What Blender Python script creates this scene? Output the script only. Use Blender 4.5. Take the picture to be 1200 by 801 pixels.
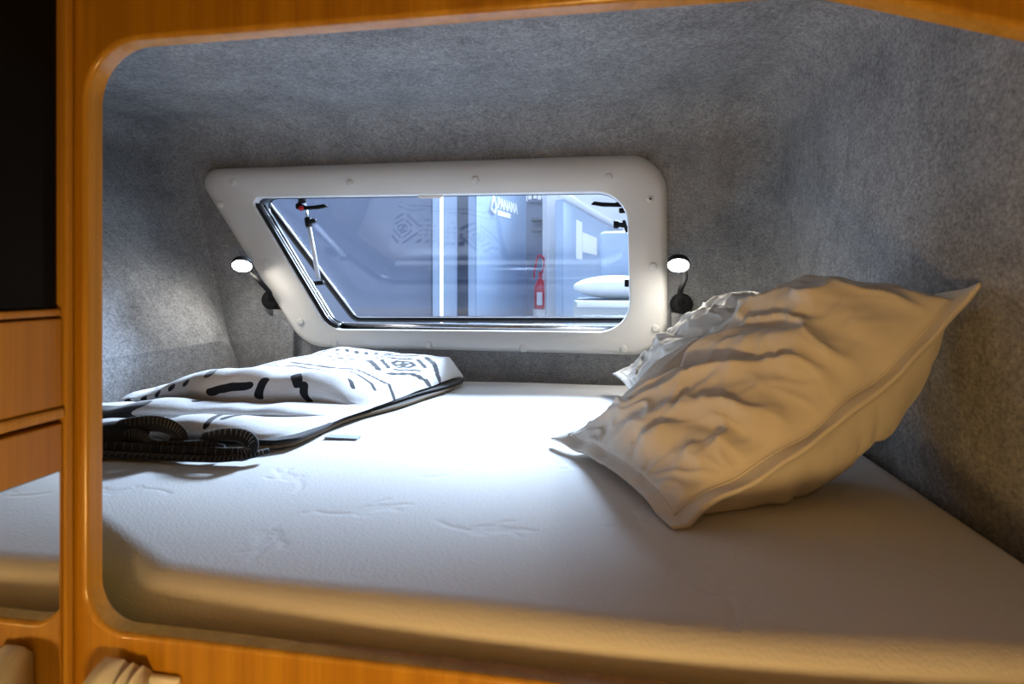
import bpy, bmesh, math, random
import numpy as np
from mathutils import Vector, Matrix, noise

random.seed(7)
for o in list(bpy.data.objects):
    bpy.data.objects.remove(o)
scene = bpy.context.scene
C = scene.collection

# ------------------------------------------------------------------ camera
ZC = 1.45                      # camera height over the cabin floor
F = 650.0                      # focal length in pixels of a 1200 px wide frame
HOR = 328.0                    # horizon row
YAW = math.radians(9.3)
SA, CA = math.sin(YAW), math.cos(YAW)
cd = bpy.data.cameras.new('camera')
cam = bpy.data.objects.new('camera', cd)
C.objects.link(cam)
cam.location = (0, 0, ZC)
cam.rotation_euler = (math.pi / 2, 0, YAW)
cd.sensor_width = 36
cd.lens = 36 * F / 1200
cd.shift_y = -(400.5 - HOR) / 1200
cd.clip_start = 0.01
cd.dof.use_dof = True
cd.dof.focus_distance = 1.6
cd.dof.aperture_fstop = 5.0
scene.camera = cam

# ------------------------------------------------------------------ light
scene.view_settings.view_transform = 'Standard'
scene.view_settings.look = 'None'
scene.view_settings.exposure = 0.22
scene.view_settings.gamma = 1
scene.view_settings.use_curve_mapping = False
world = bpy.data.worlds.new('hall_daylight')
scene.world = world
world.use_nodes = True
bg = world.node_tree.nodes['Background']
bg.inputs[0].default_value = (0.70, 0.83, 1.0, 1)
bg.inputs[1].default_value = 1.7

HALL_POWER = 130
CABIN_STRENGTH = 135.0
READ_STRENGTH = 130.0
CEIL_STRENGTH = 6.0
la = bpy.data.lights.new('hall_light', 'AREA')
la.shape = 'DISK'; la.size = 0.8
la.energy = HALL_POWER
la.spread = math.radians(70)
la.color = (0.70, 0.85, 1.0)
lo = bpy.data.objects.new('hall_light', la)
C.objects.link(lo)
LAMP_POS = Vector((0.25, 4.75, ZC + 1.84))
lo.location = LAMP_POS
lo.rotation_euler = (Vector((-0.35, 1.2, ZC - 0.3)) - LAMP_POS).to_track_quat('-Z', 'Y').to_euler()

# ------------------------------------------------------------------ helpers
ZM = -0.345                    # mattress top below the camera
def ray(px, py):
    u = (px - 600) / F; v = (HOR - py) / F
    return Vector((u * CA - SA, u * SA + CA, v))
def W(px, py, Y):              # point of a pixel's ray at depth Y
    d = ray(px, py); t = Y / d.y
    return Vector((d.x * t, Y, ZC + d.z * t))
def H(px, py, h):              # point of a pixel's ray at height h over the mattress
    d = ray(px, py); t = (ZM + h) / d.z
    return Vector((d.x * t, d.y * t, ZC + ZM + h))

def obj(name, me, m, parent=None, smooth=True):
    o = bpy.data.objects.new(name, me)
    C.objects.link(o)
    if m is not None:
        me.materials.append(m)
    if smooth is not None:
        me.polygons.foreach_set('use_smooth', [smooth] * len(me.polygons))
    if parent is not None:
        o.parent = parent
    return o
def mesh(name, v, f, m, parent=None, smooth=True):
    me = bpy.data.meshes.new(name)
    me.from_pydata([tuple(p) for p in v], [], f)
    me.update()
    return obj(name, me, m, parent, smooth)
def from_bm(name, bm, m, parent=None, smooth=False):
    me = bpy.data.meshes.new(name)
    bmesh.ops.recalc_face_normals(bm, faces=bm.faces[:])
    bm.to_mesh(me); bm.free()
    return obj(name, me, m, parent, smooth)
def empty(name, loc=(0, 0, 0)):
    o = bpy.data.objects.new(name, None)
    o.empty_display_size = 0.05
    C.objects.link(o)
    return o
def tag(o, label=None, cat=None, group=None, kind=None):
    if label: o['label'] = label
    if cat: o['category'] = cat
    if group: o['group'] = group
    if kind: o['kind'] = kind
    return o
def box_bm(lo_, hi_, bev=0.0, seg=2, bm=None):
    own = bmesh.new()
    bmesh.ops.create_cube(own, size=1)
    lo_, hi_ = Vector(lo_), Vector(hi_)
    for v in own.verts:
        v.co = Vector([lo_[i] + (v.co[i] + .5) * (hi_[i] - lo_[i]) for i in range(3)])
    if bev:
        bmesh.ops.bevel(own, geom=own.edges[:], offset=bev, segments=seg, profile=.5, affect='EDGES')
    return own
def box(name, lo_, hi_, m, parent=None, bev=0.0, seg=2):
    return from_bm(name, box_bm(lo_, hi_, bev, seg), m, parent, bool(bev and seg > 2))
def catmull(P, n):
    P = [Vector(p) for p in P]
    out = []
    k = len(P) - 1
    for i in range(n):
        x = i / (n - 1) * k
        j = min(int(x), k - 1); t = x - j
        p1, p2 = P[j], P[j + 1]
        p0 = P[j - 1] if j else p1 * 2 - p2
        p3 = P[j + 2] if j + 2 <= k else p2 * 2 - p1
        out.append(.5 * ((2 * p1) + (p2 - p0) * t + (2 * p0 - 5 * p1 + 4 * p2 - p3) * t * t + (3 * p1 - p0 - 3 * p2 + p3) * t ** 3))
    return out
def tube_mesh(pts, r, seg=10, closed=False, ry=None):
    """sweep an ellipse along pts; r may be a list"""
    pts = [Vector(p) for p in pts]
    n = len(pts)
    rs = r if isinstance(r, (list, tuple)) else [r] * n
    V, Fs = [], []
    up = Vector((0, 0, 1))
    prev = None
    for i, p in enumerate(pts):
        a = pts[(i - 1) % n] if (closed or i) else p
        b = pts[(i + 1) % n] if (closed or i < n - 1) else p
        d = (b - a).normalized()
        ref = up if abs(d.z) < .93 else Vector((0, 1, 0))
        if prev is not None:
            side = (prev - d * prev.dot(d))
            side = side.normalized() if side.length > 1e-6 else d.cross(ref).normalized()
        else:
            side = d.cross(ref).normalized()
        prev = side
        u2 = side.cross(d).normalized()
        for k in range(seg):
            an = 2 * math.pi * k / seg
            V.append(p + side * math.cos(an) * rs[i] + u2 * math.sin(an) * (ry if ry else rs[i]))
    m = n if closed else n - 1
    for i in range(m):
        for k in range(seg):
            a = i * seg + k; b = i * seg + (k + 1) % seg
            c = ((i + 1) % n) * seg + (k + 1) % seg; d_ = ((i + 1) % n) * seg + k
            Fs.append((a, b, c, d_))
    if not closed:
        Fs.append(tuple(range(seg - 1, -1, -1)))
        Fs.append(tuple((n - 1) * seg + k for k in range(seg)))
    return V, Fs
def tube(name, pts, r, m, parent=None, seg=10, closed=False, ry=None):
    V, Fs = tube_mesh(pts, r, seg, closed, ry)
    return mesh(name, V, Fs, m, parent)
def lathe(name, prof, origin, axis, m, parent=None, seg=24):
    """prof: (radius, along axis) pairs"""
    ax = Vector(axis).normalized()
    ref = Vector((0, 0, 1)) if abs(ax.z) < .9 else Vector((1, 0, 0))
    e1 = ax.cross(ref).normalized(); e2 = ax.cross(e1)
    V, Fs = [], []
    for r, h in prof:
        for k in range(seg):
            a = 2 * math.pi * k / seg
            V.append(Vector(origin) + ax * h + (e1 * math.cos(a) + e2 * math.sin(a)) * r)
    for i in range(len(prof) - 1):
        for k in range(seg):
            Fs.append((i * seg + k, i * seg + (k + 1) % seg, (i + 1) * seg + (k + 1) % seg, (i + 1) * seg + k))
    Fs.append(tuple(range(seg - 1, -1, -1)))
    Fs.append(tuple((len(prof) - 1) * seg + k for k in range(seg)))
    return mesh(name, V, Fs, m, parent)
def rounded(pts, radii, seg=10):
    """2-D polygon with rounded corners, seg+1 points for every corner"""
    out = []
    n = len(pts)
    for i in range(n):
        p = Vector(pts[i]); a = Vector(pts[i - 1]); b = Vector(pts[(i + 1) % n])
        d1 = (a - p).normalized(); d2 = (b - p).normalized()
        ang = d1.angle(d2)
        r = max(radii[i], 1e-4)
        t = r / math.tan(ang / 2)
        c = p + (d1 + d2).normalized() * (r / math.sin(ang / 2))
        s = p + d1 * t; e = p + d2 * t
        a0 = math.atan2(s.y - c.y, s.x - c.x); a1 = math.atan2(e.y - c.y, e.x - c.x)
        da = (a1 - a0 + math.pi) % (2 * math.pi) - math.pi
        for k in range(seg + 1):
            an = a0 + da * k / seg
            out.append(Vector((c.x + r * math.cos(an), c.y + r * math.sin(an))))
    return out
def loops_mesh(name, loops, m, parent=None, smooth=True, wrap=False):
    n = len(loops[0]); V, Fs = [], []
    for L in loops:
        V += L
    K = len(loops)
    for i in range(K if wrap else K - 1):
        for k in range(n):
            j = (i + 1) % K
            Fs.append((i * n + k, i * n + (k + 1) % n, j * n + (k + 1) % n, j * n + k))
    return mesh(name, V, Fs, m, parent, smooth)

# ------------------------------------------------------------------ materials
def new_mat(name):
    m = bpy.data.materials.new(name); m.use_nodes = True
    nt = m.node_tree
    return m, nt, nt.nodes['Principled BSDF']
def plain(name, col, rough=.5, metal=0.0, spec=None, bump=None):
    m, nt, b = new_mat(name)
    b.inputs['Base Color'].default_value = (*col, 1)
    b.inputs['Roughness'].default_value = rough
    b.inputs['Metallic'].default_value = metal
    if spec is not None:
        b.inputs['Specular IOR Level'].default_value = spec
    # faint procedural unevenness so that nothing is perfectly uniform
    tc = nt.nodes.new('ShaderNodeTexCoord'); n = nt.nodes.new('ShaderNodeTexNoise')
    n.inputs['Scale'].default_value = bump[0] if bump else 60
    nt.links.new(tc.outputs['Object'], n.inputs['Vector'])
    bp = nt.nodes.new('ShaderNodeBump')
    bp.inputs['Strength'].default_value = bump[1] if bump else .03
    bp.inputs['Distance'].default_value = .002
    nt.links.new(n.outputs['Fac'], bp.inputs['Height'])
    nt.links.new(bp.outputs['Normal'], b.inputs['Normal'])
    return m
def emit(name, col, strength):
    m, nt, b = new_mat(name)
    b.inputs['Base Color'].default_value = (*col, 1)
    b.inputs['Emission Color'].default_value = (*col, 1)
    b.inputs['Emission Strength'].default_value = strength
    return m
def ramp(nt, stops):
    r = nt.nodes.new('ShaderNodeValToRGB')
    el = r.color_ramp.elements
    while len(el) < len(stops): el.new(.5)
    for e, (p, c) in zip(el, stops):
        e.position = p; e.color = (*c, 1)
    return r
def mapping(nt, scale, coord='Object'):
    tc = nt.nodes.new('ShaderNodeTexCoord'); mp = nt.nodes.new('ShaderNodeMapping')
    mp.inputs['Scale'].default_value = scale
    nt.links.new(tc.outputs[coord], mp.inputs['Vector'])
    return mp
def tex_noise(nt, vec, scale, detail=4, rough=.6):
    n = nt.nodes.new('ShaderNodeTexNoise')
    n.inputs['Scale'].default_value = scale; n.inputs['Detail'].default_value = detail
    n.inputs['Roughness'].default_value = rough
    nt.links.new(vec.outputs[0], n.inputs['Vector'])
    return n
def mixc(nt, fac, a, b, mode='MIX'):
    x = nt.nodes.new('ShaderNodeMix'); x.data_type = 'RGBA'; x.blend_type = mode
    for sock, val in ((x.inputs[0], fac), (x.inputs[6], a), (x.inputs[7], b)):
        if hasattr(val, 'links'): nt.links.new(val, sock)
        elif isinstance(val, tuple): sock.default_value = (*val, 1)
        else: sock.default_value = val
    return x.outputs[2]
def felt_mat():
    m, nt, b = new_mat('grey_felt')
    mp = mapping(nt, (1, 1, 1))
    big = tex_noise(nt, mp, 7, 5, .65)
    fine = tex_noise(nt, mapping(nt, (1, 1, 1.3)), 120, 6, .8)
    mid = tex_noise(nt, mp, 42, 5, .7)
    r1 = ramp(nt, [(.30, (.235, .240, .248)), (.70, (.345, .350, .357))])
    nt.links.new(big.outputs['Fac'], r1.inputs['Fac'])
    r2 = ramp(nt, [(.36, (.60, .60, .61)), (.64, (1.32, 1.32, 1.32))])
    nt.links.new(fine.outputs['Fac'], r2.inputs['Fac'])
    r3 = ramp(nt, [(.33, (.84, .84, .85)), (.66, (1.13, 1.13, 1.13))])
    nt.links.new(mid.outputs['Fac'], r3.inputs['Fac'])
    c = mixc(nt, 1.0, r1.outputs['Color'], r2.outputs['Color'], 'MULTIPLY')
    c = mixc(nt, 1.0, c, r3.outputs['Color'], 'MULTIPLY')
    nt.links.new(c, b.inputs['Base Color'])
    b.inputs['Roughness'].default_value = .95
    b.inputs['Specular IOR Level'].default_value = .1
    bp = nt.nodes.new('ShaderNodeBump'); bp.inputs['Strength'].default_value = .35
    bp.inputs['Distance'].default_value = .003
    nt.links.new(fine.outputs['Fac'], bp.inputs['Height'])
    bp2 = nt.nodes.new('ShaderNodeBump'); bp2.inputs['Strength'].default_value = .35
    bp2.inputs['Distance'].default_value = .03
    nt.links.new(big.outputs['Fac'], bp2.inputs['Height'])
    nt.links.new(bp.outputs['Normal'], bp2.inputs['Normal'])
    nt.links.new(bp2.outputs['Normal'], b.inputs['Normal'])
    return m
def wood_mat(name, dark, light, rough=.38):
    m, nt, b = new_mat(name)
    g = tex_noise(nt, mapping(nt, (38, 38, 1.1)), 1.0, 5, .55)
    f = tex_noise(nt, mapping(nt, (260, 260, 5)), 1.0, 3, .5)
    r = ramp(nt, [(.30, dark), (.72, light)])
    nt.links.new(g.outputs['Fac'], r.inputs['Fac'])
    r2 = ramp(nt, [(.3, (.86, .84, .80)), (.7, (1.06, 1.06, 1.06))])
    nt.links.new(f.outputs['Fac'], r2.inputs['Fac'])
    c = mixc(nt, 1.0, r.outputs['Color'], r2.outputs['Color'], 'MULTIPLY')
    nt.links.new(c, b.inputs['Base Color'])
    b.inputs['Roughness'].default_value = rough
    bp = nt.nodes.new('ShaderNodeBump'); bp.inputs['Strength'].default_value = .05
    bp.inputs['Distance'].default_value = .001
    nt.links.new(f.outputs['Fac'], bp.inputs['Height'])
    nt.links.new(bp.outputs['Normal'], b.inputs['Normal'])
    return m
def cloth_mat(name, col, scale=700, strength=.15, rough=.85, sheen=.2):
    m, nt, b = new_mat(name)
    mp = mapping(nt, (1, 1, 1))
    n = tex_noise(nt, mp, scale, 2, .5)
    v = tex_noise(nt, mp, 9, 3, .5)
    r = ramp(nt, [(.3, tuple(c * .93 for c in col)), (.7, col)])
    nt.links.new(v.outputs['Fac'], r.inputs['Fac'])
    nt.links.new(r.outputs['Color'], b.inputs['Base Color'])
    b.inputs['Roughness'].default_value = rough
    b.inputs['Specular IOR Level'].default_value = .25
    b.inputs['Sheen Weight'].default_value = sheen
    bp = nt.nodes.new('ShaderNodeBump'); bp.inputs['Strength'].default_value = strength
    bp.inputs['Distance'].default_value = .001
    nt.links.new(n.outputs['Fac'], bp.inputs['Height'])
    nt.links.new(bp.outputs['Normal'], b.inputs['Normal'])
    return m
def knit_mat():
    m, nt, b = new_mat('mattress_knit')
    b.inputs['Base Color'].default_value = (.72, .72, .71, 1)
    b.inputs['Roughness'].default_value = .9
    b.inputs['Specular IOR Level'].default_value = .2
    mu = nt.nodes.new('ShaderNodeTexVoronoi'); mu.inputs['Scale'].default_value = 190
    mu.inputs['Randomness'].default_value = .75
    mp = mapping(nt, (1, 1, 1)); mp.inputs['Rotation'].default_value = (0, 0, math.radians(38))
    nt.links.new(mp.outputs[0], mu.inputs['Vector'])
    bp = nt.nodes.new('ShaderNodeBump'); bp.inputs['Strength'].default_value = .17
    bp.inputs['Distance'].default_value = .0022
    nt.links.new(mu.outputs[0], bp.inputs['Height'])
    nt.links.new(bp.outputs['Normal'], b.inputs['Normal'])
    return m
def blanket_mat():
    m, nt, b = new_mat('printed_fleece')
    at = nt.nodes.new('ShaderNodeAttribute'); at.attribute_name = 'mark'
    r = ramp(nt, [(.40, (0, 0, 0)), (.60, (1, 1, 1))])
    nt.links.new(at.outputs['Fac'], r.inputs['Fac'])
    n = tex_noise(nt, mapping(nt, (1, 1, 1)), 260, 4, .7)
    r2 = ramp(nt, [(.3, (.66, .66, .66)), (.7, (.80, .80, .80))])
    nt.links.new(n.outputs['Fac'], r2.inputs['Fac'])
    c = mixc(nt, r.outputs['Color'], r2.outputs['Color'], (.018, .018, .022))
    nt.links.new(c, b.inputs['Base Color'])
    b.inputs['Roughness'].default_value = .95
    b.inputs['Specular IOR Level'].default_value = .1
    b.inputs['Sheen Weight'].default_value = .3
    bp = nt.nodes.new('ShaderNodeBump'); bp.inputs['Strength'].default_value = .3
    bp.inputs['Distance'].default_value = .002
    nt.links.new(n.outputs['Fac'], bp.inputs['Height'])
    nt.links.new(bp.outputs['Normal'], b.inputs['Normal'])
    return m
def pane_mat():
    m = bpy.data.materials.new('tinted_acrylic'); m.use_nodes = True
    nt = m.node_tree; nt.nodes.clear()
    out = nt.nodes.new('ShaderNodeOutputMaterial')
    tr = nt.nodes.new('ShaderNodeBsdfTransparent'); tr.inputs[0].default_value = (.84, .87, .93, 1)
    gl = nt.nodes.new('ShaderNodeBsdfGlossy'); gl.inputs['Roughness'].default_value = .01
    gl.inputs[0].default_value = (1, 1, 1, 1)
    fr = nt.nodes.new('ShaderNodeFresnel'); fr.inputs[0].default_value = 1.47
    mx = nt.nodes.new('ShaderNodeMixShader')
    nt.links.new(fr.outputs[0], mx.inputs[0]); nt.links.new(tr.outputs[0], mx.inputs[1]); nt.links.new(gl.outputs[0], mx.inputs[2])
    nt.links.new(mx.outputs[0], out.inputs[0])
    return m

M = {}
M['felt'] = felt_mat()
M['wood'] = wood_mat('honey_wood', (.34, .150, .006), (.50, .255, .013))
M['wood_edge'] = wood_mat('wood_edging', (.40, .20, .022), (.54, .30, .045), .24)
M['knit'] = knit_mat()
M['pillow'] = cloth_mat('pillow_cotton', (.74, .70, .63), 500, .12)
M['fleece'] = blanket_mat()
M['fleece_dark'] = cloth_mat('dark_fleece_reverse', (.022, .022, .024), 300, .3, .95)
M['binding'] = cloth_mat('black_binding', (.012, .011, .011), 500, .4, .8)
M['stitch'] = cloth_mat('cream_stitch', (.15, .13, .11), 500, .2)
M['tag'] = cloth_mat('woven_tag', (.36, .41, .50), 500, .2)
M['trim_brown'] = cloth_mat('brown_edge_stitch', (.16, .11, .06), 500, .4)
M['frame_plastic'] = plain('white_window_plastic', (.74, .73, .70), .42)
M['cap_plastic'] = plain('white_cap_plastic', (.70, .69, .66), .45)
M['screw'] = plain('screw_brown', (.16, .08, .05), .5, .4)
M['rubber'] = plain('black_rubber', (.012, .012, .014), .35)
M['black_plastic'] = plain('black_plastic', (.010, .010, .011), .6, 0, .2)
M['ring'] = plain('dark_grey_ring', (.10, .11, .13), .3, .3)
M['aluminium'] = plain('aluminium', (.72, .73, .76), .25, 1.0)
M['clear_tube'] = plain('pale_stay_tube', (.75, .76, .80), .3)
M['red'] = plain('red_button', (.6, .02, .03), .4)
M['pane'] = pane_mat()
M['beige'] = plain('beige_latch', (.62, .56, .50), .45)
M['mirror'] = plain('mirror', (.80, .80, .78), .02, 1.0, bump=(10, 0.0))
M['black_gloss'] = plain('black_appliance', (.004, .004, .004), .35, 0, .1)
M['hook'] = plain('white_hook_plastic', (.72, .71, .67), .4)
M['cabin_wall'] = plain('cabin_wall', (.50, .42, .32), .7)
M['cabin_floor'] = plain('cabin_floor', (.22, .15, .09), .6)
M['base_board'] = plain('bed_board', (.35, .24, .13), .7)
M['lens'] = emit('lamp_lens', (1.0, .93, .82), READ_STRENGTH)
M['ceil_warm'] = emit('ceiling_lamp_diffuser', (1.0, .50, .13), CEIL_STRENGTH)
M['warm'] = emit('warm_diffuser', (1.0, .60, .21), CABIN_STRENGTH)

# ------------------------------------------------------------------ alcove lining
YB, YP0, YP1 = 1.90, 0.51, 0.53     # back wall, partition front and back
XL, XR = -1.34, 0.54
def lining():
    sec = [(XL, -.48), (XR, -.48), (XR, .58), (XL - .795 * .554, .58), (XL, -.215)]
    bm = bmesh.new()
    f = [bm.verts.new((x, YP1, ZC + z)) for x, z in sec]
    b = [bm.verts.new((x, YB, ZC + z)) for x, z in sec]
    bm.faces.new(f); bm.faces.new(b[::-1])
    n = len(sec)
    for i in range(n):
        bm.faces.new((f[i], b[i], b[(i + 1) % n], f[(i + 1) % n]))
    bm.verts.ensure_lookup_table()
    def e(a, c): return bm.edges.get((a, c))
    ed = [e(b[2], b[3]), e(b[1], b[2]), e(f[2], b[2]), e(f[3], b[3]), e(b[3], b[4])]
    bmesh.ops.bevel(bm, geom=ed, offset=.15, segments=16, profile=.5, affect='EDGES', clamp_overlap=True)
    bmesh.ops.recalc_face_normals(bm, faces=bm.faces[:])
    groups = {'wall_left': [], 'wall_right': [], 'ceiling': []}
    back = None
    for fc in bm.faces:
        nn = fc.normal; c = fc.calc_center_median()
        if nn.y < -.9: continue
        if nn.y > .995 and fc.calc_area() > .3: back = fc; continue
        if nn.z < -.9 : continue
        if nn.z > .5 + .2 * abs(nn.x): k = 'ceiling'
        elif nn.x < -.05: k = 'wall_left'
        elif nn.x > .05: k = 'wall_right'
        else: k = 'ceiling'
        groups[k].append(fc)
    outline = [v.co.copy() for v in back.verts]
    for k, fs in groups.items():
        idx = {}; V = []; Fs = []; flat = []
        for fc in fs:
            row = []
            for v in fc.verts:
                if v.index not in idx:
                    idx[v.index] = len(V); V.append(v.co.copy())
                row.append(idx[v.index])
            Fs.append(tuple(row[::-1])); flat.append(fc.calc_area() < .25)
        o = mesh(k, V, Fs, M['felt'])
        o.data.polygons.foreach_set('use_smooth', flat)
        tag(o, kind='structure')
    bm.free()
    return outline

# window outlines in the photograph's frame, brought onto the wall
YF = YB - .045
def outline_w(corners, radii, Y):
    pts = [W(x, y, Y) for x, y in corners]
    sc = Y / F * 1.02
    return [(p.x, p.z) for p in pts], [r * sc for r in radii]
OUT, R_OUT = outline_w([(225, 198), (782, 179), (783, 417), (357, 406)], [18, 44, 40, 52], YF + .03)
FLAT, R_FLAT = outline_w([(242, 209), (769, 202), (776, 411), (362, 402)], [16, 36, 34, 46], YF)
INN, R_INN = outline_w([(291, 231), (735, 224), (739, 389), (384, 386)], [8, 36, 34, 34], YF)
def loop3(pts, radii, Y, seg=12, grow=0.0):
    if grow:
        c = sum((Vector(p) for p in pts), Vector((0, 0))) / len(pts)
        q = []
        n = len(pts)
        for i in range(n):
            p = Vector(pts[i]); a = Vector(pts[i - 1]); b = Vector(pts[(i + 1) % n])
            d1 = (p - a).normalized(); d2 = (b - p).normalized()
            n1 = Vector((d1.y, -d1.x)); n2 = Vector((d2.y, -d2.x))
            if n1.dot(p - c) < 0: n1 = -n1
            if n2.dot(p - c) < 0: n2 = -n2
            bis = (n1 + n2).normalized()
            q.append(p + bis * (grow / max(.2, bis.dot(n1))))
        pts = q; radii = [max(.002, r + grow) for r in radii]
    return [Vector((p.x, Y, p.y)) for p in rounded(pts, radii, seg)]

outline = lining()
def back_wall():
    bm = bmesh.new()
    o = [bm.verts.new(v) for v in outline]
    h = [bm.verts.new(v) for v in loop3(INN, R_INN, YB, 8, .02)]
    ed = [bm.edges.new((L[i], L[(i + 1) % len(L)])) for L in (o, h) for i in range(len(L))]
    bmesh.ops.triangle_fill(bm, use_beauty=True, edges=ed)
    ob = from_bm('wall_back', bm, M['felt'])
    tag(ob, kind='structure')
back_wall()

# ------------------------------------------------------------------ partition with its rounded opening
OPEN = [(-.544, .2525), (.18, .2525), (.47, .163), (.47, -.372), (-.544, -.372)]
OPEN_R = [.062, .03, .04, .05, .045]
def partition():
    def lp(grow, Y):
        c = Vector((-.05, -.06)); pts = [Vector(p) for p in OPEN]; q = []
        n = len(pts)
        for i in range(n):
            p = pts[i]; a = pts[i - 1]; b = pts[(i + 1) % n]
            d1 = (p - a).normalized(); d2 = (b - p).normalized()
            n1 = Vector((d1.y, -d1.x)); n2 = Vector((d2.y, -d2.x))
            if n1.dot(p - c) < 0: n1 = -n1
            if n2.dot(p - c) < 0: n2 = -n2
            bis = (n1 + n2).normalized()
            q.append(p + bis * (grow / bis.dot(n1)))
        return [Vector((p.x, Y, ZC + p.y)) for p in rounded(q, [r + grow for r in OPEN_R], 14)]
    rim = .005
    bm = bmesh.new()
    for Y in (YP0, YP1):
        rect = [bm.verts.new((x, Y, ZC + z)) for x, z in ((-1.95, -1.45), (1.4, -1.45), (1.4, .72), (-1.95, .72))]
        h = [bm.verts.new(v) for v in lp(rim if Y == YP0 else 0, Y)]
        ed = [bm.edges.new((L[i], L[(i + 1) % len(L)])) for L in (rect, h) for i in range(len(L))]
        bmesh.ops.triangle_fill(bm, use_beauty=True, edges=ed)
    o = from_bm('wall_partition', bm, M['wood'])
    tag(o, kind='structure')
    loops = []
    for k in range(7):
        a = math.pi / 2 * k / 6
        loops.append(lp(rim * (1 - math.sin(a)), YP0 + rim * (1 - math.cos(a))))
    loops.append(lp(0, YP1))
    e = loops_mesh('opening_edge', loops, M['wood_edge'], o)
partition()

# cabin around the camera
def structure_box(name, lo_, hi_, m):
    return tag(box(name, lo_, hi_, m), kind='structure')
structure_box('floor', (-1.35, -1.7, -.04), (1.35, YP0 - .001, 0), M['cabin_floor'])
structure_box('ceiling_cabin', (-1.35, -1.7, ZC + .66), (1.35, YP0 - .001, ZC + .70), M['cabin_wall'])
structure_box('wall_cabin_rear', (-1.35, -1.74, 0), (1.35, -1.70, ZC + .66), M['cabin_wall'])
structure_box('wall_cabin_left', (-1.39, -1.7, 0), (-1.35, YP0 - .001, ZC + .66), M['cabin_wall'])
structure_box('wall_cabin_right', (1.35, -1.7, 0), (1.39, YP0 - .001, ZC + .66), M['cabin_wall'])
structure_box('bed_base', (XL, YP1 + .001, ZC - .53), (XR, YB, ZC - .48), M['base_board'])

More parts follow.
